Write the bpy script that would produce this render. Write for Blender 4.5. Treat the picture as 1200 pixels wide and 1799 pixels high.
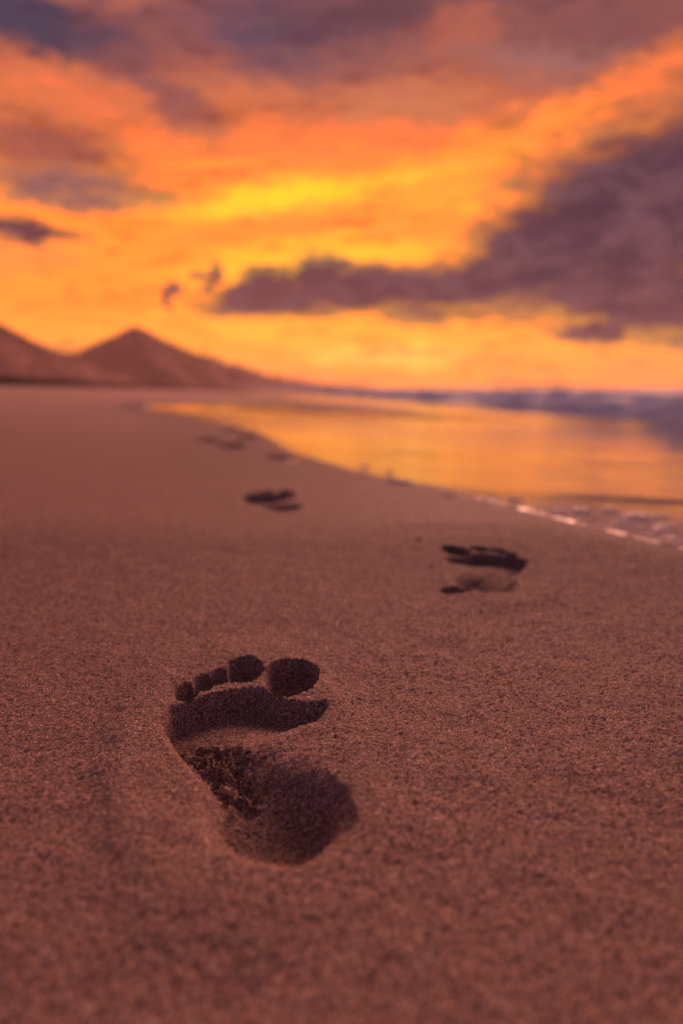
import bpy, bmesh, math, random
import numpy as np
from mathutils import Vector

# ------------------------------------------------------------------ clearing
for o in list(bpy.data.objects):
    bpy.data.objects.remove(o)
scene = bpy.context.scene
col = scene.collection
R = math.radians


def lin(c):
    """sRGB 0-255 -> linear RGBA"""
    out = []
    for v in c:
        v /= 255.0
        out.append(v / 12.92 if v <= 0.04045 else ((v + 0.055) / 1.055) ** 2.4)
    return (*out, 1.0)


# ------------------------------------------------------------------ camera
CAM_H = 0.21
cam = bpy.data.cameras.new("camera")
cam.sensor_fit = 'VERTICAL'
cam.sensor_height = 36.0
cam.lens = 36.0 * 1340 / 1799
cam.clip_start = 0.01
cam.clip_end = 40000
cam.dof.use_dof = True
cam.dof.focus_distance = 0.50
cam.dof.aperture_fstop = 3.3
cam_ob = bpy.data.objects.new("camera", cam)
cam_ob.location = (0, 0, CAM_H)
cam_ob.rotation_euler = (R(90 - 9.2), 0, 0)
col.objects.link(cam_ob)
scene.camera = cam_ob

# ------------------------------------------------------------------ sky
SUN_AZ, SUN_EL = 15.0, 23.0
SKY_GAIN = 1.1


class NT:
    """tiny helper that writes shader nodes"""

    def __init__(self, tree):
        self.t = tree
        self.n = tree.nodes
        self.l = tree.links

    def put(self, sock, v):
        if hasattr(v, 'links') or isinstance(v, bpy.types.NodeSocket):
            self.l.new(v, sock)
        else:
            sock.default_value = v

    def math(self, op, a, b=None, c=None, clamp=False):
        m = self.n.new('ShaderNodeMath')
        m.operation = op
        m.use_clamp = clamp
        self.put(m.inputs[0], a)
        if b is not None:
            self.put(m.inputs[1], b)
        if c is not None:
            self.put(m.inputs[2], c)
        return m.outputs[0]

    def vmath(self, op, a, b=None, out=0, scale=None):
        m = self.n.new('ShaderNodeVectorMath')
        m.operation = op
        self.put(m.inputs[0], a)
        if b is not None:
            self.put(m.inputs[1], b)
        if scale is not None:
            self.put(m.inputs['Scale'], scale)
        return m.outputs[out]

    def comb(self, x, y, z):
        m = self.n.new('ShaderNodeCombineXYZ')
        for i, v in enumerate((x, y, z)):
            self.put(m.inputs[i], v)
        return m.outputs[0]

    def sep(self, v):
        m = self.n.new('ShaderNodeSeparateXYZ')
        self.put(m.inputs[0], v)
        return m.outputs

    def smap(self, v, a, b, c=0.0, d=1.0, smooth=True):
        m = self.n.new('ShaderNodeMapRange')
        m.interpolation_type = 'SMOOTHSTEP' if smooth else 'LINEAR'
        m.clamp = True
        self.put(m.inputs[0], v)
        for i, k in enumerate((a, b, c, d)):
            m.inputs[i + 1].default_value = k
        return m.outputs[0]

    def mix(self, f, a, b, mode='MIX'):
        m = self.n.new('ShaderNodeMix')
        m.data_type = 'RGBA'
        m.blend_type = mode
        m.clamp_result = False
        self.put(m.inputs[0], f)
        self.put(m.inputs[6], a)
        self.put(m.inputs[7], b)
        return m.outputs[2]

    def noise(self, v, scale, detail=4, rough=0.5, out=0, dist=0.0):
        m = self.n.new('ShaderNodeTexNoise')
        self.put(m.inputs['Vector'], v)
        m.inputs['Scale'].default_value = scale
        m.inputs['Detail'].default_value = detail
        m.inputs['Roughness'].default_value = rough
        m.inputs['Distortion'].default_value = dist
        return m.outputs[out]

    def ramp(self, f, stops, mode='LINEAR'):
        m = self.n.new('ShaderNodeValToRGB')
        cr = m.color_ramp
        cr.interpolation = mode
        while len(cr.elements) < len(stops):
            cr.elements.new(0.5)
        for e, (p, c) in zip(cr.elements, stops):
            e.position = p
            e.color = c
        self.put(m.inputs[0], f)
        return m.outputs[0]


# colour patches of the lit cloud deck: azimuth, elevation, radii (deg), tilt, colour, amount
PATCHES = [
    (0.0, 13.1, 13.4, 2.56, 8, (255, 196, 38), 0.7),
    (-4.87, 12.5, 7.28, 1.32, 5, (255, 212, 28), 0.8),
    (6.86, 13.37, 5.19, 1.44, 10, (255, 208, 45), 0.8),
    (3.65, 13.36, 2.42, 0.51, 15, (225, 150, 50), 0.7),
    (-1.63, 11.16, 11.84, 1.35, 0, (248, 148, 55), 0.75),
    (0.0, 9.54, 7.8, 1.15, 0, (255, 195, 35), 0.9),
    (-6.96, 8.7, 3.25, 0.84, 5, (255, 195, 35), 0.8),
    (1.67, 2.9, 17.5, 2.1, 0, (255, 196, 45), 0.95),
    (4.39, 2.6, 6.2, 1.1, 0, (255, 232, 80), 1.0),
    (-18.0, 6.67, 9.0, 2.25, 0, (255, 150, 45), 0.5),
    (-18.05, 19.11, 6.48, 1.73, -5, (222, 115, 70), 0.8),
    (-20.94, 22.65, 7.53, 2.58, -10, (50, 56, 80), 0.95),
    (-20.73, 15.64, 6.69, 1.97, 0, (140, 72, 70), 0.85),
    (-19.11, 13.26, 6.52, 1.45, 0, (124, 86, 92), 0.9),
    (-11.77, 18.99, 5.35, 1.62, -35, (122, 76, 82), 0.75),
    (-4.71, 22.8, 8.21, 2.44, 0, (82, 66, 88), 0.95),
    (3.91, 23.73, 10.14, 1.95, 0, (92, 60, 72), 0.9),
    (0.79, 21.3, 8.3, 1.58, 0, (135, 82, 82), 0.6),
    (8.59, 22.64, 2.3, 2.13, 0, (190, 100, 75), 0.6),
    (17.15, 22.25, 8.23, 2.22, 0, (122, 72, 74), 0.85),
    (18.76, 19.03, 9.59, 1.57, 15, (238, 125, 58), 0.75),
    (13.57, 20.92, 5.22, 1.24, 0, (160, 110, 105), 0.5),
    (4.78, 18.31, 5.15, 1.67, 0, (205, 125, 85), 0.45),
    (11.88, 16.15, 6.53, 2.04, 20, (250, 160, 48), 0.6),
    (-4.82, 15.73, 8.4, 2.1, 0, (235, 130, 62), 0.5),
    (-21.89, 8.5, 5.32, 1.44, 0, (240, 140, 75), 0.5),
]
# the low dark cloud bank
DARK = [
    (21.41, 11.4, 10.6, 6.1, 14),
    (15.99, 10.1, 8.1, 4.0, 24),
    (21.68, 6.15, 9.28, 2.77, -8),
    (10.61, 7.66, 7.96, 2.11, 12),
    (1.65, 7.0, 7.03, 1.65, 3),
    (-4.96, 6.31, 4.73, 1.42, 2),
    (-5.4, 7.3, 2.5, 1.2, 12),
    (-1.9, 8.0, 2.8, 1.3, 10),
    (-9.41, 7.69, 0.66, 1.0, -15),
    (-12.4, 6.38, 0.5, 1.1, 0),
    (-21.77, 10.35, 3.89, 0.84, -3),
    (18.15, 3.81, 2.26, 1.0, 0),
]

world = bpy.data.worlds.new("World")
scene.world = world
world.use_nodes = True
wt = world.node_tree
wt.nodes.clear()
W = NT(wt)
tc = W.n.new('ShaderNodeTexCoord')
dirv = W.vmath('NORMALIZE', tc.outputs['Generated'])
dx, dy, dz = W.sep(dirv)
DEG = 180 / math.pi
az = W.math('MULTIPLY', W.math('ARCTAN2', dx, dy), DEG)
el = W.math('MULTIPLY', W.math('ARCSINE', dz), DEG)
flat = W.vmath('MULTIPLY', dirv, (1.0, 1.0, 2.6))
# wander of the coordinates gives the patches torn, cloud-like outlines
n1 = W.noise(flat, 5.0, 3, 0.5, out=1)
n2 = W.noise(flat, 22.0, 4, 0.6, out=1)
off1 = W.vmath('MULTIPLY', W.vmath('SUBTRACT', n1, (0.5, 0.5, 0.5)), (9.0, 3.4, 0.0))
off2 = W.vmath('MULTIPLY', W.vmath('SUBTRACT', n2, (0.5, 0.5, 0.5)), (6.5, 2.8, 0.0))
azel = W.comb(az, el, 0.0)
n2b = W.noise(flat, 60.0, 4, 0.6, out=1)
off3 = W.vmath('MULTIPLY', W.vmath('SUBTRACT', n2b, (0.5, 0.5, 0.5)), (3.0, 2.0, 0.0))
pw = W.vmath('ADD', W.vmath('ADD', W.vmath('ADD', azel, off1), off2), off3)
_, elw, _ = W.sep(pw)
nish = W.n.new('ShaderNodeTexSky')
nish.sky_type = 'NISHITA'
nish.sun_disc = False
nish.sun_elevation = R(SUN_EL)
nish.sun_rotation = R(SUN_AZ)
nish.dust_density = 1.0
e01 = W.math('DIVIDE', elw, 90.0, clamp=True)
front = W.ramp(e01, [(0.0, lin((255, 168, 80))), (2.2 / 90, lin((255, 190, 52))), (6 / 90, lin((255, 166, 44))),
                     (12 / 90, lin((252, 150, 48))), (17 / 90, lin((228, 118, 60))), (21 / 90, lin((152, 84, 74))),
                     (27 / 90, lin((98, 68, 82))), (40 / 90, lin((112, 78, 90))), (60 / 90, lin((100, 74, 80))),
                     (1.0, lin((98, 74, 80)))])
back = W.ramp(e01, [(0.0, lin((132, 120, 182))), (15 / 90, lin((98, 86, 124))), (40 / 90, lin((84, 66, 74))),
                    (1.0, lin((98, 74, 80)))])
cosaz = W.math('COSINE', W.math('MULTIPLY', W.math('SUBTRACT', az, 5.0), math.pi / 180))
ff = W.smap(cosaz, 0.05, 0.96)
sky = W.mix(ff, back, front)
# streaky broken cloud over the whole dome
n3 = W.noise(W.vmath('MULTIPLY', dirv, (2.2, 2.2, 9.0)), 1.9, 6, 0.6, dist=0.6)
cl = W.smap(n3, 0.46, 0.68)
hi = W.smap(el, 12.0, 24.0)
sky = W.mix(W.math('MULTIPLY', W.math('MULTIPLY', cl, hi), 0.55), sky, W.mix(ff, lin((120, 96, 128)), lin((205, 115, 82))))
for (a, e, ra, re, rot, c, amt) in PATCHES:
    mp = W.n.new('ShaderNodeMapping')
    mp.vector_type = 'TEXTURE'
    W.put(mp.inputs['Vector'], pw)
    mp.inputs['Location'].default_value = (a, e, 0)
    mp.inputs['Rotation'].default_value = (0, 0, R(rot))
    mp.inputs['Scale'].default_value = (ra, re, 1)
    ln = W.vmath('LENGTH', mp.outputs[0], out=1)
    f = W.smap(ln, 1.25, 0.25, 0.0, amt)
    sky = W.mix(f, sky, lin(c))
# fine streaks of light and dark in the lit deck
n4 = W.noise(W.vmath('MULTIPLY', dirv, (5.0, 5.0, 20.0)), 2.6, 7, 0.66, dist=0.9)
sky = W.mix(W.smap(n4, 0.50, 0.70, 0.0, 0.7), sky, W.mix(1.0, sky, (0.52, 0.40, 0.54, 1), 'MULTIPLY'))
sky = W.mix(W.smap(n4, 0.48, 0.30, 0.0, 0.6), sky, W.mix(1.0, sky, (1.18, 1.22, 1.05, 1), 'MULTIPLY'))
# thin tilted bands across the glow
bands = W.noise(W.comb(W.math('MULTIPLY', az, 0.045), W.math('SUBTRACT', el, W.math('MULTIPLY', az, 0.10)), 0.0), 0.62, 4, 0.55, dist=0.5)
bwin = W.math('MULTIPLY', W.math('MULTIPLY', W.smap(el, 5.0, 9.0), W.smap(el, 19.0, 15.0)), W.smap(az, -17.0, -8.0))
sky = W.mix(W.math('MULTIPLY', bwin, W.smap(bands, 0.50, 0.62, 0.0, 0.6)), sky, lin((240, 128, 52)))
sky = W.mix(W.math('MULTIPLY', bwin, W.smap(bands, 0.44, 0.34, 0.0, 0.5)), sky, lin((255, 206, 48)))
# dark bank
n5 = W.noise(flat, 20.0, 7, 0.66, out=1)
pd = W.vmath('ADD', azel, W.vmath('MULTIPLY', W.vmath('SUBTRACT', n5, (0.5, 0.5, 0.5)), (6.5, 3.0, 0.0)))
field = None
for (a, e, ra, re, rot) in DARK:
    mp = W.n.new('ShaderNodeMapping')
    mp.vector_type = 'TEXTURE'
    W.put(mp.inputs['Vector'], pd)
    mp.inputs['Location'].default_value = (a, e, 0)
    mp.inputs['Rotation'].default_value = (0, 0, R(rot))
    mp.inputs['Scale'].default_value = (ra, re, 1)
    d = W.math('SUBTRACT', 1.0, W.vmath('LENGTH', mp.outputs[0], out=1))
    field = d if field is None else W.math('SMOOTH_MAX', field, d, 0.12)
n6 = W.noise(W.vmath('MULTIPLY', dirv, (1.0, 1.0, 2.4)), 17.0, 7, 0.68, dist=0.5)
field = W.math('ADD', field, W.math('MULTIPLY', W.math('SUBTRACT', n6, 0.5), 1.05))
dens = W.smap(field, -0.24, 0.42)
az01 = W.smap(az, -12.0, 16.0)
dcol = W.mix(az01, lin((92, 50, 62)), lin((34, 28, 58)))
dcol = W.mix(W.smap(n6, 0.42, 0.66, 0.0, 0.85), dcol, lin((104, 72, 84)))
fringe = W.math('MULTIPLY', W.smap(field, -0.30, -0.02), W.smap(field, 0.18, -0.02))
sky = W.mix(W.math('MULTIPLY', fringe, 0.30), sky, lin((214, 120, 62)))
sky = W.mix(W.math('MULTIPLY', dens, 0.99), sky, dcol)
# the burning part of the sky is far brighter in red than a picture can show
rr, gg, bb_ = W.sep(sky)
rr = W.math('MULTIPLY', rr, W.smap(rr, 0.62, 1.0, 1.0, 1.9))
gg = W.math('MULTIPLY', gg, W.smap(rr, 1.2, 2.0, 1.0, 1.08))
sky = W.comb(rr, gg, bb_)
sky = W.mix(0.003, sky, W.vmath('SCALE', nish.outputs[0], scale=0.1), 'ADD')
bg = W.n.new('ShaderNodeBackground')
W.put(bg.inputs['Color'], sky)
bg.inputs['Strength'].default_value = SKY_GAIN
wo = W.n.new('ShaderNodeOutputWorld')
W.l.new(bg.outputs[0], wo.inputs['Surface'])
world.cycles.sampling_method = 'MANUAL'
world.cycles.sample_map_resolution = 1024

# ------------------------------------------------------------------ sun, veiled by the cloud
sun = bpy.data.lights.new("sun", 'SUN')
sun.energy = 3.7
sun.angle = R(28)
sun.color = (1.0, 0.40, 0.27)
sun_ob = bpy.data.objects.new("sun", sun)
a, e = R(SUN_AZ), R(SUN_EL)
sd = Vector((math.sin(a) * math.cos(e), math.cos(a) * math.cos(e), math.sin(e)))
sun_ob.rotation_euler = (-sd).to_track_quat('-Z', 'Y').to_euler()
sun_ob.location = (0, 0, 30)
col.objects.link(sun_ob)

vs = scene.view_settings
vs.view_transform = 'Standard'
vs.look = 'None'
vs.exposure = 0.0
vs.gamma = 1.0
vs.use_curve_mapping = False
scene.cycles.use_denoising = True
scene.cycles.max_bounces = 6
scene.cycles.volume_bounces = 1
scene.cycles.use_adaptive_sampling = False


# ------------------------------------------------------------------ materials
def material(name):
    m = bpy.data.materials.new(name)
    m.use_nodes = True
    m.node_tree.nodes.clear()
    t = NT(m.node_tree)
    out = t.n.new('ShaderNodeOutputMaterial')
    p = t.n.new('ShaderNodeBsdfPrincipled')
    t.l.new(p.outputs[0], out.inputs['Surface'])
    co = t.n.new('ShaderNodeTexCoord').outputs['Object']
    return m, t, p, co


def mat_sand():
    m, t, p, co = material("sand")
    v = t.n.new('ShaderNodeTexVoronoi')
    v.inputs['Scale'].default_value = 1200
    t.put(v.inputs['Vector'], co)
    rnd = t.sep(v.outputs['Color'])[0]
    rnd2 = t.sep(v.outputs['Color'])[1]
    grain = t.ramp(rnd, [(0.0, (0.03, 0.02, 0.02, 1)), (0.23, (0.06, 0.038, 0.036, 1)), (0.36, (0.36, 0.22, 0.19, 1)),
                         (0.62, (0.57, 0.36, 0.32, 1)), (0.86, (0.82, 0.54, 0.48, 1)), (1.0, (0.97, 0.82, 0.78, 1))])
    grain = t.mix(t.smap(rnd2, 0.70, 0.95, 0, 0.6), grain, (0.62, 0.22, 0.10, 1))
    # clumps of darker and lighter grains
    b1 = t.noise(co, 380, 3, 0.65)
    b2 = t.noise(co, 34, 4, 0.55)
    grain = t.mix(t.smap(b1, 0.42, 0.66, 0, 0.55), grain, (0.13, 0.085, 0.08, 1))
    grain = t.mix(t.smap(b2, 0.40, 0.75, 0, 0.22), grain, (0.20, 0.13, 0.115, 1))
    # damp sand beside the water is darker
    at = t.n.new('ShaderNodeAttribute')
    at.attribute_name = 'damp'
    damp = at.outputs['Fac']
    grain = t.mix(damp, grain, t.mix(1.0, grain, (0.62, 0.66, 0.74, 1), 'MULTIPLY'))
    t.put(p.inputs['Base Color'], grain)
    p.inputs['Roughness'].default_value = 0.72
    p.inputs['Sheen Weight'].default_value = 0.12
    p.inputs['Sheen Roughness'].default_value = 0.5
    p.inputs['Sheen Tint'].default_value = (1.0, 0.80, 0.84, 1)
    p.inputs['Specular IOR Level'].default_value = 0.32
    bump = t.n.new('ShaderNodeBump')
    bump.inputs['Strength'].default_value = 0.9
    bump.inputs['Distance'].default_value = 0.0023
    h = t.math('SUBTRACT', t.math('MULTIPLY', rnd2, 0.6), t.math('MULTIPLY', v.outputs['Distance'], 1.0))
    h = t.math('ADD', h, t.math('MULTIPLY', b1, 1.3))
    t.put(bump.inputs['Height'], h)
    t.put(p.inputs['Normal'], bump.outputs[0])
    return m


def mat_wet():
    m, t, p, co = material("wet_sand")
    st = t.n.new('ShaderNodeMapping')
    st.inputs['Rotation'].default_value = (0, 0, R(-16))
    st.inputs['Scale'].default_value = (0.55, 2.4, 1)
    t.put(st.inputs['Vector'], co)
    n = t.noise(st.outputs[0], 1.4, 5, 0.6)
    at = t.n.new('ShaderNodeAttribute')
    at.attribute_name = 'froth'
    fz = t.noise(co, 16.0, 6, 0.65)
    froth = t.math('MULTIPLY', at.outputs['Fac'], t.smap(fz, 0.36, 0.60))
    wetc = t.mix(n, (0.055, 0.034, 0.03, 1), (0.11, 0.068, 0.058, 1))
    t.put(p.inputs['Base Color'], wetc)
    rg = t.smap(n, 0.35, 0.7, 0.05, 0.09)
    t.put(p.inputs['Roughness'], rg)
    p.inputs['IOR'].default_value = 2.7
    bump = t.n.new('ShaderNodeBump')
    bump.inputs['Strength'].default_value = 0.25
    bump.inputs['Distance'].default_value = 0.006
    t.put(bump.inputs['Height'], t.noise(st.outputs[0], 6.0, 4, 0.55))
    t.put(p.inputs['Normal'], bump.outputs[0])
    df = t.n.new('ShaderNodeBsdfDiffuse')
    df.inputs['Color'].default_value = (0.50, 0.42, 0.42, 1)
    mx = t.n.new('ShaderNodeMixShader')
    t.put(mx.inputs[0], froth)
    t.l.new(p.outputs[0], mx.inputs[1])
    t.l.new(df.outputs[0], mx.inputs[2])
    out = [q for q in t.n if q.type == 'OUTPUT_MATERIAL'][0]
    t.l.new(mx.outputs[0], out.inputs['Surface'])
    return m


def mat_sea():
    m, t, p, co = material("sea_water")
    n = t.noise(co, 0.35, 5, 0.65)
    foam = t.smap(n, 0.40, 0.56)
    t.put(p.inputs['Base Color'], t.mix(foam, (0.035, 0.04, 0.06, 1), (0.60, 0.66, 0.84, 1)))
    t.put(p.inputs['Roughness'], t.smap(n, 0.40, 0.56, 0.5, 0.95))
    p.inputs['IOR'].default_value = 1.33
    p.inputs['Specular IOR Level'].default_value = 0.15
    bump = t.n.new('ShaderNodeBump')
    bump.inputs['Strength'].default_value = 0.7
    bump.inputs['Distance'].default_value = 0.04
    t.put(bump.inputs['Height'], t.noise(co, 1.6, 5, 0.6))
    t.put(p.inputs['Normal'], bump.outputs[0])
    return m


def mat_foam(name, dark):
    m, t, p, co = material(name)
    n = t.noise(co, 1.1, 5, 0.6)
    t.put(p.inputs['Base Color'], t.mix(t.smap(n, 0.44, 0.70, 0, dark), (0.70, 0.80, 1.0, 1), (0.26, 0.36, 0.62, 1)))
    p.inputs['Roughness'].default_value = 0.9
    p.inputs['Specular IOR Level'].default_value = 0.0
    bump = t.n.new('ShaderNodeBump')
    bump.inputs['Strength'].default_value = 0.4
    bump.inputs['Distance'].default_value = 0.04
    t.put(bump.inputs['Height'], t.noise(co, 7.0, 5, 0.6))
    t.put(p.inputs['Normal'], bump.outputs[0])
    tr = t.n.new('ShaderNodeBsdfTranslucent')
    tr.inputs['Color'].default_value = (0.62, 0.70, 0.85, 1)
    mx = t.n.new('ShaderNodeMixShader')
    mx.inputs[0].default_value = 0.25
    t.l.new(p.outputs[0], mx.inputs[1])
    t.l.new(tr.outputs[0], mx.inputs[2])
    out = [q for q in t.n if q.type == 'OUTPUT_MATERIAL'][0]
    t.l.new(mx.outputs[0], out.inputs['Surface'])
    return m


def mat_plain(name, c1, c2, scale, rough=0.9):
    m, t, p, co = material(name)
    n = t.noise(co, scale, 6, 0.6)
    t.put(p.inputs['Base Color'], t.mix(t.smap(n, 0.35, 0.65), (*c1, 1), (*c2, 1)))
    p.inputs['Roughness'].default_value = rough
    p.inputs['Specular IOR Level'].default_value = 0.1
    return m


def mat_bubble():
    m, t, p, co = material("foam_bubbles")
    n = t.noise(co, 60, 4, 0.6)
    t.put(p.inputs['Base Color'], t.mix(n, (0.62, 0.60, 0.60, 1), (0.84, 0.82, 0.82, 1)))
    p.inputs['Roughness'].default_value = 0.35
    tr = t.n.new('ShaderNodeBsdfTranslucent')
    tr.inputs['Color'].default_value = (0.96, 0.93, 0.92, 1)
    mx = t.n.new('ShaderNodeMixShader')
    mx.inputs[0].default_value = 0.6
    t.l.new(p.outputs[0], mx.inputs[1])
    t.l.new(tr.outputs[0], mx.inputs[2])
    out = [q for q in t.n if q.type == 'OUTPUT_MATERIAL'][0]
    t.l.new(mx.outputs[0], out.inputs['Surface'])
    return m


SAND, WET, SEA = mat_sand(), mat_wet(), mat_sea()
FOAM_A, FOAM_B = mat_foam("wave_foam", 0.35), mat_foam("wave_water", 0.85)
HILL = mat_plain("hill_rock", (0.15, 0.075, 0.066), (0.36, 0.19, 0.16), 0.012)
SCRUB = mat_plain("dune_scrub", (0.018, 0.014, 0.012), (0.05, 0.036, 0.028), 0.6)
BUBBLE = mat_bubble()

# ------------------------------------------------------------------ mesh helpers
rng = np.random.default_rng(7)
LATTICE = rng.random((256, 256)).astype(np.float64)


def vnoise(x, y):
    """smooth value noise, period 256"""
    xi, yi = np.floor(x), np.floor(y)
    fx, fy = x - xi, y - yi
    fx = fx * fx * (3 - 2 * fx)
    fy = fy * fy * (3 - 2 * fy)
    xi = xi.astype(np.int64) & 255
    yi = yi.astype(np.int64) & 255
    x1, y1 = (xi + 1) & 255, (yi + 1) & 255
    a = LATTICE[xi, yi] * (1 - fx) + LATTICE[x1, yi] * fx
    b = LATTICE[xi, y1] * (1 - fx) + LATTICE[x1, y1] * fx
    return a * (1 - fy) + b * fy - 0.5


def fbm(x, y, oct=4, gain=0.5):
    s, a = 0.0, 1.0
    for k in range(oct):
        s = s + a * vnoise(x * 2 ** k + 17.3 * k, y * 2 ** k + 41.7 * k)
        a *= gain
    return s


def sstep(a, b, x):
    t = np.clip((x - a) / (b - a), 0, 1)
    return t * t * (3 - 2 * t)


def mesh_obj(name, verts, quads, mat, parent=None, smooth=True):
    me = bpy.data.meshes.new(name)
    nv, nf = len(verts), len(quads)
    k = quads.shape[1]
    me.vertices.add(nv)
    me.vertices.foreach_set('co', np.ascontiguousarray(verts, dtype=np.float32).ravel())
    me.loops.add(nf * k)
    me.loops.foreach_set('vertex_index', np.ascontiguousarray(quads, dtype=np.int32).ravel())
    me.polygons.add(nf)
    me.polygons.foreach_set('loop_start', np.arange(nf, dtype=np.int32) * k)
    me.polygons.foreach_set('use_smooth', np.full(nf, smooth, dtype=bool))
    me.materials.append(mat)
    me.update(calc_edges=True)
    o = bpy.data.objects.new(name, me)
    o.parent = parent
    col.objects.link(o)
    return o


def sub_obj(name, verts, quads, sel, mat, parent=None, origin=(0, 0, 0), attr=None):
    """the faces `sel` of a big grid as an object of their own"""
    q = quads[sel]
    used, inv = np.unique(q, return_inverse=True)
    o = mesh_obj(name, verts[used] - np.array(origin), inv.reshape(q.shape), mat, parent)
    if attr is not None:
        at = o.data.attributes.new('damp', 'FLOAT', 'POINT')
        at.data.foreach_set('value', attr[used].astype(np.float32))
    return o


def grid_quads(nr, nc):
    i = np.arange(nr - 1)[:, None] * nc + np.arange(nc - 1)[None, :]
    return np.stack([i, i + 1, i + 1 + nc, i + nc], -1).reshape(-1, 4)


def tag(o, label=None, cat=None, group=None, kind=None):
    if label:
        o['label'] = label
    if cat:
        o['category'] = cat
    if group:
        o['group'] = group
    if kind:
        o['kind'] = kind
    return o


def grow(start, end, step, ratio):
    out, p, s = [], start, step
    sg = 1 if end > start else -1
    while (end - p) * sg > 0:
        p += sg * s
        s *= ratio
        out.append(p)
    return out


# ------------------------------------------------------------------ the shape of the beach
EDGE = np.array([(-3, 2.1), (-1, 1.3), (0, .90), (.5, .67), (.988, .452), (1.087, .413), (1.208, .366), (1.357, .308), (1.482, .257),
                 (1.659, .195), (1.743, .131), (1.897, .057), (2.423, -.145), (3.087, -.276), (3.841, -.428), (4.584, -.68),
                 (6.92, -1.54), (8.5, -2.25), (9.1, -2.45), (9.8, -2.0), (10.6, -1.35), (12, -.8), (14, -.9), (20, -1.6),
                 (47, -7), (100, -17), (300, -52), (1000, -180), (5000, -900)])


def edge_x(y):
    return np.interp(y, EDGE[:, 0], EDGE[:, 1]) + 0.005 * np.sin(y * 9.0) * sstep(0.9, 1.6, y) * sstep(3, 2, y)


def base_z(s):
    dry = 1.5 * (1 - np.exp(-np.log1p(np.exp(np.clip((-s - 2.6) * 1.6, -40, 40))) / 1.6 * 0.034 / 1.5))
    wet = -0.6 * (1 - np.exp(-np.maximum(s, 0) / 10.0))
    return dry + wet


def bar_z(x, y):
    """low sand bar reaching into the swash"""
    ax, ay, bx, by = -3.2, 13.2, 0.25, 11.3
    ux, uy = bx - ax, by - ay
    t = np.clip(((x - ax) * ux + (y - ay) * uy) / (ux * ux + uy * uy), 0, 1)
    d = np.hypot(x - ax - t * ux, (y - ay - t * uy))
    return 0.05 * np.exp(-(d / 0.55) ** 2)


# ------------------------------------------------------------------ footprints
# outlines of a left foot, metres, origin at the heel, toes along +y
PIV = np.array([-.029, .350])
BALL = np.array([(-.115, .466), (-.112, .480), (-.104, .492), (-.091, .501), (-.080, .507), (-.066, .512), (-.054, .515), (-.045, .508),
                 (-.036, .489), (-.026, .485), (-.017, .486), (-.011, .484), (-.009, .477), (-.012, .468), (-.019, .461), (-.024, .459), (-.042, .452), (-.060, .446),
                 (-.078, .432), (-.092, .426), (-.103, .434), (-.111, .450)]) - PIV
LAT = np.array([(-.113, .456), (-.101, .436), (-.090, .414), (-.079, .398), (-.068, .380), (-.056, .374), (-.040, .384), (-.040, .404), (-.048, .424),
                (-.058, .444), (-.072, .456), (-.095, .464)]) - PIV
TOES = [((-.0365, .534), (.0185, .0345), 6, .0235), ((-.0735, .5475), (.0130, .0215), 4, .0190), ((-.0895, .5355), (.0068, .0155), 2, .0140),
        ((-.0990, .5235), (.0074, .0145), 0, .0170), ((-.1080, .5060), (.0078, .0135), -10, .0150)]


SOLE = np.array([(-.116, .468), (-.113, .450), (-.104, .432), (-.090, .408), (-.075, .384), (-.068, .350), (-.057, .322), (-.040, .310), (-.018, .307),
                 (-.003, .320), (.005, .345), (.001, .372), (-.012, .396), (-.026, .416), (-.030, .436), (-.023, .452), (-.014, .462), (-.0095, .476),
                 (-.012, .486), (-.020, .486), (-.028, .486), (-.037, .491), (-.046, .504), (-.055, .513), (-.066, .514), (-.080, .510),
                 (-.092, .504), (-.105, .494), (-.114, .482)]) - PIV
# how deep (mm) the sand is pressed at points of the sole
PRESS = [(-.108, .484, 14), (-.092, .494, 13), (-.075, .501, 13.5), (-.058, .504, 14), (-.044, .494, 14), (-.030, .481, 13), (-.016, .480, 11),
         (-.112, .468, 13), (-.095, .475, 13), (-.075, .480, 12.5), (-.055, .478, 11.5), (-.035, .470, 9.5), (-.017, .468, 8),
         (-.110, .452, 14), (-.094, .455, 14.5), (-.074, .460, 11), (-.050, .458, 6.5), (-.032, .454, 4.5), (-.020, .455, 3),
         (-.100, .434, 14), (-.087, .437, 14), (-.068, .438, 8), (-.052, .436, 3.5), (-.036, .434, 1.5),
         (-.090, .415, 13), (-.076, .416, 13), (-.058, .416, 8.5), (-.042, .415, 4), (-.028, .412, 2),
         (-.078, .395, 11), (-.060, .396, 12), (-.042, .396, 9), (-.024, .395, 7), (-.010, .392, 4),
         (-.068, .375, 8), (-.048, .376, 15), (-.026, .376, 16), (-.006, .375, 12),
         (-.062, .355, 14), (-.046, .355, 20), (-.024, .355, 20.5), (-.003, .352, 15),
         (-.054, .336, 13), (-.038, .336, 18), (-.020, .336, 18), (-.004, .334, 12),
         (-.042, .318, 7), (-.020, .316, 9), (-.006, .320, 7)]


def poly_sd(px, py, poly):
    """signed distance to a polygon, negative inside"""
    d = np.full(px.shape, 1e9)
    ins = np.zeros(px.shape, bool)
    n = len(poly)
    for i in range(n):
        x0, y0 = poly[i]
        x1, y1 = poly[(i + 1) % n]
        ex, ey = x1 - x0, y1 - y0
        t = np.clip(((px - x0) * ex + (py - y0) * ey) / (ex * ex + ey * ey), 0, 1)
        d = np.minimum(d, np.hypot(px - x0 - t * ex, py - y0 - t * ey))
        cond = ((y0 > py) != (y1 > py)) & (px < (x1 - x0) * (py - y0) / (y1 - y0 + 1e-12) + x0)
        ins ^= cond
    return np.where(ins, -d, d)


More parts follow.
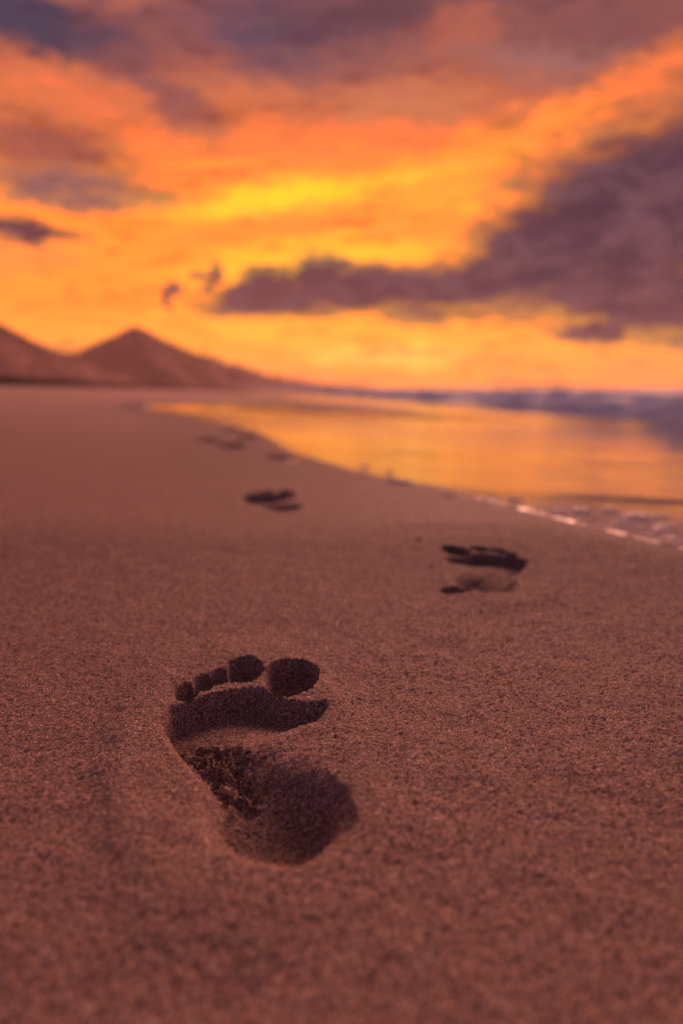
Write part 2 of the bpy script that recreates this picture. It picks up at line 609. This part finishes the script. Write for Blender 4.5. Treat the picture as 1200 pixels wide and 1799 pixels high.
def ell_sd(px, py, c, r, rot):
    ca, sa = math.cos(R(rot)), math.sin(R(rot))
    x, y = px - c[0], py - c[1]
    u, v = (ca * x + sa * y) / r[0], (-sa * x + ca * y) / r[1]
    k = np.hypot(u, v)
    return (k - 1) * min(r) * (0.55 + 0.45 * np.clip(k, 0, 2))


def foot_parts(u, v, crumble):
    """depths (positive = pressed in) of the eight impressions of a left foot at local points"""
    wob = 0.0022 * fbm(u * 90 + 3, v * 90 + 8, 3)
    d = []
    ridge = 0.0
    for c, r, rot, dep in TOES:
        sd = ell_sd(u, v, np.array(c) - PIV, r, rot) + wob * 1.2
        ridge = np.maximum(ridge, .0030 * np.exp(-((sd - .0030) / .0030) ** 2) * (sd > 0))
        lip = np.clip((c[1] - PIV[1] - v) / r[1], 0, 1)                      # the heelward lip is softer
        cx, cy = c[0] - PIV[0], c[1] - PIV[1]
        kk = np.hypot((u - cx) / r[0], (v - cy) / r[1]) + wob * 60
        bowl = np.clip(1 - (kk / 1.12) ** np.where(v > cy, 4.0, 2.6), 0, 1)      # steep at the tip, sloping at the lip
        d.append(dep * bowl)
    num, den = 0.0, 1e-12
    for x, y, mm in PRESS:
        w = np.exp(-((u - x + PIV[0]) ** 2 + (v - y + PIV[1]) ** 2) / (2 * .0105 ** 2))
        num, den = num + w * mm, den + w
    soft = sstep(-.050, -.020, u) * sstep(.020, .050, v) * sstep(.118, .104, v)      # the arch of the foot barely touched
    side = sstep(-.020, -.035, u + .25 * v) * sstep(.115, .095, v)
    heelb = np.maximum(sstep(.018, -.016, v), .45 * sstep(.060, .030, v) * sstep(-.020, .010, u))
    wide = np.maximum(np.maximum(soft, .35 * side), .9 * heelb)
    sd = poly_sd(u, v, SOLE) + wob
    tread = .00142 * num / den * (1 - sstep(-.0065 - .019 * wide, .0022 + .006 * wide, sd))
    sd = poly_sd(u, v, LAT) + wob * 1.5
    tread = tread + crumble * (1 - sstep(-.011, .003, sd)) * (.0105 * fbm(u * 165 + 40, v * 205 + 9, 4, .72) + .001)
    tread = tread + crumble * .0022 * fbm(u * 200 + 11, v * 240 + 2, 3, .6) * (1 - sstep(-.012, 0, sd + .012))
    tread = np.maximum(tread - ridge, 0)
    mid = v + .35 * (u + .04)
    d.append(np.where(mid >= .088, tread, 0))
    d.append(np.where((mid < .088) & (mid >= .034), tread, 0))
    d.append(np.where(mid < .034, tread, 0))
    return d


PART_NAMES = ['toe_print'] * 5 + ['ball_print', 'arch_print', 'heel_print']
# heel position, turn (deg, left positive), mirrored (right foot), depth factor, crumble, parts shown
PRINTS = [
    ((-.029, .350), 0.0, False, 1.0, 1.0, True,
     'large sharp bare footprint in the foreground with five toes and crumbled arch', 1.0),
    ((.156, .808), 5.0, True, .70, .2, True,
     'right bare footprint nearest the water on the right, second in the trail', .88),
    ((-.107, 1.345), 0.0, False, .8, .3, False,
     'third footprint of the trail, blurred dark double mark left of the middle', 1.0),
    ((-.150, 2.19), 24.0, True, 1.45, .3, False,
     'long blurred footprint just short of where the wet edge bends', 1.0),
    ((-.375, 2.74), 6.0, False, 1.7, .3, False,
     'small dark far footprint lowest of the distant cluster', 1.0),
    ((-.520, 3.08), 10.0, False, 1.5, .3, False,
     'leftmost faint footprint of the distant cluster', 1.0),
    ((-.425, 3.20), 6.0, True, 1.75, .3, False,
     'rightmost footprint of the distant cluster beside the water edge', 1.0),
    ((-.585, 3.82), 8.0, True, 1.7, .3, False,
     'farthest faint footprint at the end of the trail', 1.0),
]

# ------------------------------------------------------------------ sand grid
FINE = 0.0016
xs_f = list(np.arange(-.165, .255, FINE))
xr = grow(xs_f[-1], 2.2, FINE, 1.012)
xr += grow(xr[-1], 320, (xr[-1] - xr[-2]) * 1.05, 1.06)
xl = grow(xs_f[0], -2.2, FINE, 1.012)
xl += grow(xl[-1], -4200, (xl[-2] - xl[-1]) * 1.05, 1.06)
gx = np.array(xl[::-1] + xs_f + xr)
ys_f = list(np.arange(.26, 1.03, FINE))
yu = grow(ys_f[-1], 5.0, FINE, 1.008)
yu += grow(yu[-1], 5600, (yu[-1] - yu[-2]) * 1.02, 1.03)
yd = grow(ys_f[0], 0.0, FINE, 1.01)
yd += grow(yd[-1], -8, (yd[-2] - yd[-1]) * 1.1, 1.12)
gy = np.array(yd[::-1] + ys_f + yu)
NX, NY = len(gx), len(gy)
GX, GY = np.meshgrid(gx, gy)
S = GX - edge_x(GY)
Z = base_z(S) + bar_z(GX, GY)
dryf = sstep(0.02, -0.10, S)
near = np.exp(-np.maximum(GY - 1, 0) / 6)
Z += dryf * near * (0.0030 * fbm(GX * 5, GY * 5, 3) + 0.0016 * fbm(GX * 38, GY * 38, 3))
Z += sstep(6, 40, GY) * sstep(-1, -10, S) * 0.12 * fbm(GX * .12, GY * .06, 4)
# grain-sized unevenness where the cells are small enough to show it
fine = ((GY > .2) & (GY < 1.2) & (np.abs(GX) < .5)).astype(float)
Z += dryf * fine * rng.normal(0, .00042, Z.shape)

face_c = lambda A: 0.25 * (A[:-1, :-1] + A[1:, :-1] + A[:-1, 1:] + A[1:, 1:])
OWNER = np.full((NY - 1, NX - 1), -1, dtype=np.int32)       # which print a face belongs to
PARTI = np.zeros((NY - 1, NX - 1), dtype=np.int32)
for pi, (hp, turn, mir, dep, crum, shown, label, lsc) in enumerate(PRINTS):
    i0, i1 = np.searchsorted(gy, [hp[1] - .12, hp[1] + .33])
    j0, j1 = np.searchsorted(gx, [hp[0] - .22, hp[0] + .22])
    X, Y = GX[i0:i1, j0:j1] - hp[0], GY[i0:i1, j0:j1] - hp[1]
    ca, sa = math.cos(R(turn)), math.sin(R(turn))
    U, V = ca * X + sa * Y, -sa * X + ca * Y
    if mir:
        U = -U
    D = [d * dep for d in foot_parts(U / (.92 if pi == 1 else 1), V / lsc, crum)]
    if pi == 1:                                              # a gouge beside the heel
        D.append(.013 * (1 - sstep(-.006, .002, ell_sd(X, Y, (-.036, -.030), (.016, .013), 20))))
    D = np.array(D)
    dmax = D.max(0)
    srt = np.sort(D[:5], 0)                                  # thin walls of sand stay between the toes
    dmax = dmax - .45 * srt[-2] * (srt[-2] / np.maximum(srt[-1], 1e-6)) ** 2
    # soft union of the impressions, then a low rim pushed up around them
    tot = dmax
    rim = np.zeros_like(tot)
    near_e = ell_sd(U, V, (-.035, .090), (.062, .145), 11)
    rim = (.0022 + .0015 * sstep(.0, -.09, U + .25 * V)) * np.exp(-((near_e - .006) / .016) ** 2) * (1 - sstep(0, .003, tot)) * (1.0 if pi < 2 else .35)
    Z[i0:i1, j0:j1] += rim - tot
    sub = face_c(tot) > .0007
    O = OWNER[i0:i1 - 1, j0:j1 - 1]
    O[sub] = pi
    am = np.argmax(np.array([face_c(d) for d in D]), 0)
    PARTI[i0:i1 - 1, j0:j1 - 1][sub] = am[sub]

VERTS = np.stack([GX, GY, Z], -1).reshape(-1, 3)
QUADS = grid_quads(NY, NX)
DAMP = (sstep(-.75, -.02, S) * 0.9).reshape(-1)
own = OWNER.reshape(-1)
part = PARTI.reshape(-1)
sand = sub_obj('beach_sand', VERTS, QUADS, own < 0, SAND, attr=DAMP)
tag(sand, 'fine reddish brown sand sloping gently to the water', kind='structure')

TRAIL = 'bare footprints trailing along the beach'
for pi, (hp, turn, mir, dep, crum, shown, label, lsc) in enumerate(PRINTS):
    if shown:
        root = bpy.data.objects.new('footprint', None)
        root.location = (hp[0], hp[1], 0)
        root.empty_display_size = .05
        col.objects.link(root)
        names = PART_NAMES + ['gouge']
        for k in range(9):
            sel = (own == pi) & (part == k)
            if sel.sum() > 4:
                sub_obj(names[k], VERTS, QUADS, sel, SAND, root, (hp[0], hp[1], 0), DAMP)
    else:
        root = sub_obj('footprint', VERTS, QUADS, own == pi, SAND, None, (0, 0, 0), DAMP)
    tag(root, label, 'footprint', TRAIL)

# ------------------------------------------------------------------ wet sand under a film of water
fs = np.array([-.10, -.07, -.05, -.035, -.024, -.015, -.008, -.003] + [0.0] + grow(0.0, 90, .006, 1.035))
fy = np.array(sorted(grow(.4, -6, .02, 1.12) + [.4] + grow(.4, 5600, .006, 1.016)))
FS, FY = np.meshgrid(fs, fy)
FX = edge_x(FY) + FS
thick = np.where(FS < 0, FS * 0.10, 0.0020 * (1 - np.exp(-FS / .08)) + .0010 * np.minimum(FS, 1))
FZ = base_z(FS) + thick
rip = sstep(.05, .5, FS) * np.exp(-np.maximum(FY - 2, 0) / 8)
FZ += rip * .0050 * fbm(FX * 1.8 + FY * .5, FY * 3.2 - FX * 1.1, 3)
wet = mesh_obj('wet_sand', np.stack([FX, FY, FZ], -1).reshape(-1, 3), grid_quads(*FS.shape), WET)
fat = wet.data.attributes.new('froth', 'FLOAT', 'POINT')
fat.data.foreach_set('value', np.maximum(sstep(.42, .02, FS) * sstep(1.75, 1.25, FY), .8 * sstep(.05, .005, FS) * sstep(5.0, 2.5, FY)).astype(np.float32).ravel())
tag(wet, 'mirror like wet sand reflecting the sunset', kind='structure')

# ------------------------------------------------------------------ sea and waves
SEA_Z = -.32
BORE = np.array([(-6, 7.1), (4, 5.8), (12.2, 4.85), (14.3, 4.4), (18.4, 3.8), (32, 3.5), (58, 2.0), (97, -3.0), (300, -34), (1000, -150), (6500, -1000)])
bore_x = lambda y: np.interp(y, BORE[:, 0], BORE[:, 1]) + 0.5 * vnoise(y * .22, y * 0 + 3.3) * sstep(4, 15, y)
sy = np.array(sorted(grow(8, -500, .5, 1.2) + [8] + grow(8, 5700, .15, 1.025)))
sc = np.array(grow(-.6, 5000, .15, 1.07))
SC, SY = np.meshgrid(sc, sy)
SX = bore_x(SY) + SC + .6
amp = .10 * sstep(0, 12, SC) * np.exp(-np.maximum(SC - 60, 0) / 200)
SZ = SEA_Z - .06 * sstep(1.0, -.6, SC) + amp * fbm(SX * .25, SY * .09, 4)
sea = mesh_obj('sea', np.stack([SX, SY, SZ], -1).reshape(-1, 3), grid_quads(*SC.shape), SEA)
tag(sea, 'dark sea with broken foam reaching the horizon', kind='structure')


def wave(offset, height, width, mat, label, seed, front):
    wy = np.array(grow(3, 900, .05, 1.011))
    wc = np.concatenate([np.linspace(-.25, front, 22), front + np.linspace(0, 1, 36)[1:] ** 1.6 * width])
    C, Y = np.meshgrid(wc, wy)
    wob = 1.2 * vnoise(Y * .16 + seed, Y * 0 + seed) + .35 * vnoise(Y * .9 + seed, Y * 0 + 7)
    X = bore_x(Y) + offset + C + wob * (.35 if offset < 1 else 1.0)
    prof = sstep(-.15, front, C) * np.exp(-(np.maximum(C - front, 0) / (width * .33)) ** 1.2)
    var = .75 + .7 * vnoise(Y * .35 + seed * 2, Y * 0 + 11) + .35 * vnoise(Y * 1.4 + seed, Y * 0 + 19)
    Zw = SEA_Z - .10 + height * prof * np.clip(var, .25, 1.5)
    Zw += prof * height * (.14 * fbm(X * 1.6 + seed, Y * 1.5, 5, .6))
    o = mesh_obj('breaking_wave', np.stack([X, Y, Zw], -1).reshape(-1, 3), grid_quads(*C.shape), mat)
    tag(o, label, kind='structure')


wave(0.0, .46, 3.2, FOAM_A, 'foaming wash rolling up to the wet sand', 3.0, .6)
wave(5.0, .47, 5.0, FOAM_A, 'second line of white water behind the wash', 21.0, 1.2)
wave(13.0, .52, 8.0, FOAM_B, 'outermost dark swell breaking on the horizon', 57.0, 1.8)

# ------------------------------------------------------------------ dune on the left
DUNE = np.array([(40, -38, 1.15), (55, -30, 1.05), (66, -24, .85), (84, -19.5, .62), (100, -15, .30), (125, -16, .05)])
dy_ = np.array(np.arange(38, 126, .45))
dc = np.linspace(-9, 7, 60)
DC, DY = np.meshgrid(dc, dy_)
dx0 = np.interp(DY, DUNE[:, 0], DUNE[:, 1])
dh = np.interp(DY, DUNE[:, 0], DUNE[:, 2])
DX = dx0 + DC
DZ0 = base_z(DX - edge_x(DY))
DZ = DZ0 - .15 + (dh + .15) * np.exp(-(DC / 3.0) ** 4) * (1 + .25 * fbm(DX * .8, DY * .5, 4)) * .75
dune = mesh_obj('dune', np.stack([DX, DY, DZ], -1).reshape(-1, 3), grid_quads(*DC.shape), SCRUB)
tag(dune, 'low dark scrub covered dune behind the beach', kind='structure')


# ------------------------------------------------------------------ hills
def hill(ridges, x0, x1, y0, y1, n, slope, label, seed):
    X, Y = np.meshgrid(np.linspace(x0, x1, n), np.linspace(y0, y1, n))
    H = np.full(X.shape, -1e3)
    for rd in ridges:
        for (ax, ay, az_), (bx, by, bz) in zip(rd[:-1], rd[1:]):
            ux, uy = bx - ax, by - ay
            t = np.clip(((X - ax) * ux + (Y - ay) * uy) / (ux * ux + uy * uy), 0, 1)
            d = np.hypot(X - ax - t * ux, Y - ay - t * uy)
            h = az_ + t * (bz - az_)
            H = np.maximum(H, h - slope * d * (1 - .18 * np.clip(d / 600, 0, 1)))
    gul = np.abs(fbm(X * .010 + seed, Y * .010, 4, .55))
    H = H - 38 * gul * sstep(0, 60, np.maximum(H, 0)) + 5 * fbm(X * .02 + seed, Y * .02 + 5, 3)
    H = np.maximum(H, -8)
    o = mesh_obj('hill', np.stack([X, Y, H], -1).reshape(-1, 3), grid_quads(n, n), HILL)
    tag(o, label, kind='structure')


def pt(azd, eld, y):
    """ridge point from its bearing, height angle and distance"""
    return (math.tan(R(azd)) * y, y, CAM_H + math.hypot(math.tan(R(azd)) * y, y) * math.tan(R(eld)))


hill([[pt(-33, 5.2, 2150), pt(-27, 5.5, 2200), pt(-23.57, 4.35, 2250), pt(-21, 3.2, 2320), pt(-19.3, 2.5, 2380), pt(-15.5, 1.1, 2450)]],
     -1700, -500, 1700, 2800, 170, .52, 'hill slope running out of the picture on the left', 2.0)
hill([[pt(-21, 1.9, 3150), pt(-18.6, 2.85, 3150), pt(-16.6, 3.55, 3100), pt(-14.75, 4.45, 3050), pt(-12.9, 3.55, 3080), pt(-11.16, 2.80, 3120), pt(-10.5, 2.74, 3160),
       pt(-9.15, 2.2, 3240), pt(-7.11, 1.62, 3380)],
      [pt(-14.75, 4.4, 3050), pt(-14.0, 2.6, 2750), pt(-12.5, 1.2, 2500)]],
     -1500, -150, 2200, 3900, 220, .50, 'pointed mountain peak standing over the beach', 9.0)
hill([[pt(-9.5, 1.9, 3900), pt(-7.1, 1.55, 4000), pt(-5.46, 1.12, 4200), pt(-3.5, .74, 4500), pt(-1.69, .45, 4800), pt(0.2, .2, 5100), pt(2.5, .05, 5400)]],
     -900, 420, 3300, 5900, 160, .42, 'long headland falling away to the sea right of the peak', 15.0)

# ------------------------------------------------------------------ foam left at the edge of the swash
def foam_clump(x, y, lx, ly, h, rot, n, label, seed):
    """a low bubbly mound: the upper skin of many overlapping bubbles"""
    r = np.random.default_rng(seed)
    nu, nv = 64, 44
    h = h * .7
    A, B = np.meshgrid(np.linspace(-1.15, 1.15, nu), np.linspace(-1.15, 1.15, nv))
    X, Y = A * lx, B * ly
    ang = np.arctan2(B, A)
    lim = .82 + .30 * vnoise(np.cos(ang) * 1.7 + seed * 3.1 + 9, np.sin(ang) * 1.7 + 5)
    w = np.hypot(A, B) / lim
    Hm = h * np.clip(1 - w * w, 0, 1) ** .6
    top = np.zeros_like(X)
    br = min(lx, ly) * .22
    for k in range(n):
        t, q = r.uniform(0, 2 * math.pi), math.sqrt(r.uniform(0, .8))
        cx, cy, rad = lx * q * math.cos(t), ly * q * math.sin(t), br * r.uniform(.4, 1.1)
        top = np.maximum(top, np.sqrt(np.clip(rad * rad - (X - cx) ** 2 - (Y - cy) ** 2, 0, None)))
    Zf = Hm * .75 + np.minimum(top, h) * .6 * np.clip(Hm / h * 2, 0, 1) - .004 * np.clip(w - .9, 0, 1) - .0005
    keep = (face_c(w) < 1.08).reshape(-1)
    ca, sa = math.cos(R(rot)), math.sin(R(rot))
    V = np.stack([X * ca - Y * sa, X * sa + Y * ca, Zf], -1).reshape(-1, 3)
    o = sub_obj('foam_clump', V, grid_quads(nv, nu), keep, BUBBLE)
    s = x - float(edge_x(np.array(y)))
    o.location = (x, y, float(base_z(np.array(s))) + (.006 if s > 0 else 0))
    tag(o, label, 'foam', 'foam clumps along the swash edge')


foam_clump(.135, 1.715, .038, .022, .011, -8, 90, 'long white foam clump at the bend of the wet edge', 1)
foam_clump(.062, 2.03, .014, .012, .016, 0, 30, 'small upright foam fleck farthest along the bright reflection', 2)
foam_clump(.122, 1.90, .012, .010, .013, 0, 26, 'tiny foam fleck standing behind the long white clump', 3)
foam_clump(.215, 1.500, .016, .014, .007, -20, 30, 'pinkish foam smear on the sand edge right of the long clump', 4)
foam_clump(.322, 1.400, .016, .014, .014, 0, 40, 'lone bluish foam clump against the golden reflection', 5)
foam_clump(.415, 1.300, .022, .020, .009, -10, 50, 'low foam patch left of the big foam ridge', 6)
foam_clump(.475, 1.330, .020, .016, .009, 0, 40, 'foam patch behind the big foam ridge', 7)
foam_clump(.482, 1.235, .036, .022, .014, 28, 110, 'largest foam ridge near the right edge of the picture', 8)
foam_clump(.470, 1.105, .018, .014, .012, 0, 50, 'foam clump at the wet edge below the big ridge', 9)
foam_clump(.452, 1.030, .020, .010, .008, -30, 40, 'nearest foam smear where the wet edge leaves the picture', 10)
foam_clump(.500, 1.160, .030, .012, .008, 20, 60, 'thin foam streak right of the wet edge, below the largest ridge', 12)
foam_clump(.535, 1.270, .024, .014, .009, 10, 50, 'foam patch cut by the right edge of the picture', 13)
foam_clump(.440, 1.170, .022, .010, .006, -25, 44, 'flat foam streak hugging the wet edge left of the big ridge', 14)
foam_clump(.370, 1.290, .020, .010, .006, -25, 40, 'flat foam streak on the wet edge right of the lone bluish clump', 15)
foam_clump(-2.40, 8.95, .20, .16, .040, 10, 200, 'pale foam at the far tip of the swash tongue', 11)

def pebble(x, y, r, label, seed):
    bm = bmesh.new()
    bmesh.ops.create_icosphere(bm, subdivisions=3, radius=1.0)
    for v in bm.verts:
        c = np.array(v.co)
        k = 1 + .35 * float(vnoise(np.array(c[0] * 1.3 + seed + 7), np.array(c[1] * 1.3 + c[2] + 3)))
        v.co = (c[0] * r * k * 1.3, c[1] * r * k, c[2] * r * k * .7)
    me = bpy.data.meshes.new('pebble')
    bm.to_mesh(me)
    bm.free()
    for f in me.polygons:
        f.use_smooth = True
    me.materials.append(SCRUB)
    o = bpy.data.objects.new('pebble', me)
    o.location = (x, y, r * .2)
    o.rotation_euler = (0, 0, seed)
    col.objects.link(o)
    tag(o, label, 'pebble', 'dark specks on the sand')


pebble(.107, 1.045, .0042, 'dark speck on the sand just beyond the second footprint', 1.0)
pebble(.133, .702, .0014, 'tiny dark speck on the sand in front of the second footprint', 2.0)

# ------------------------------------------------------------------ haze
hb = bpy.data.meshes.new('haze')
x0, x1, y0, y1, z0, z1 = -4600, 5600, -700, 6100, -12, 262
hv = [(x, y, z) for z in (z0, z1) for y in (y0, y1) for x in (x0, x1)]
hb.from_pydata(hv, [], [(0, 2, 3, 1), (4, 5, 7, 6), (0, 1, 5, 4), (2, 6, 7, 3), (0, 4, 6, 2), (1, 3, 7, 5)])
haze = bpy.data.objects.new('haze', hb)
col.objects.link(haze)
hm = bpy.data.materials.new('haze_air')
hm.use_nodes = True
hm.node_tree.nodes.clear()
T = NT(hm.node_tree)
pv = T.n.new('ShaderNodeVolumePrincipled')
pv.inputs['Color'].default_value = (0.97, 0.70, 0.60, 1)
pv.inputs['Density'].default_value = 0.00011
pv.inputs['Anisotropy'].default_value = 0.1
ho = T.n.new('ShaderNodeOutputMaterial')
T.l.new(pv.outputs[0], ho.inputs['Volume'])
hb.materials.append(hm)
tag(haze, 'thin sunset haze in the air', kind='stuff')
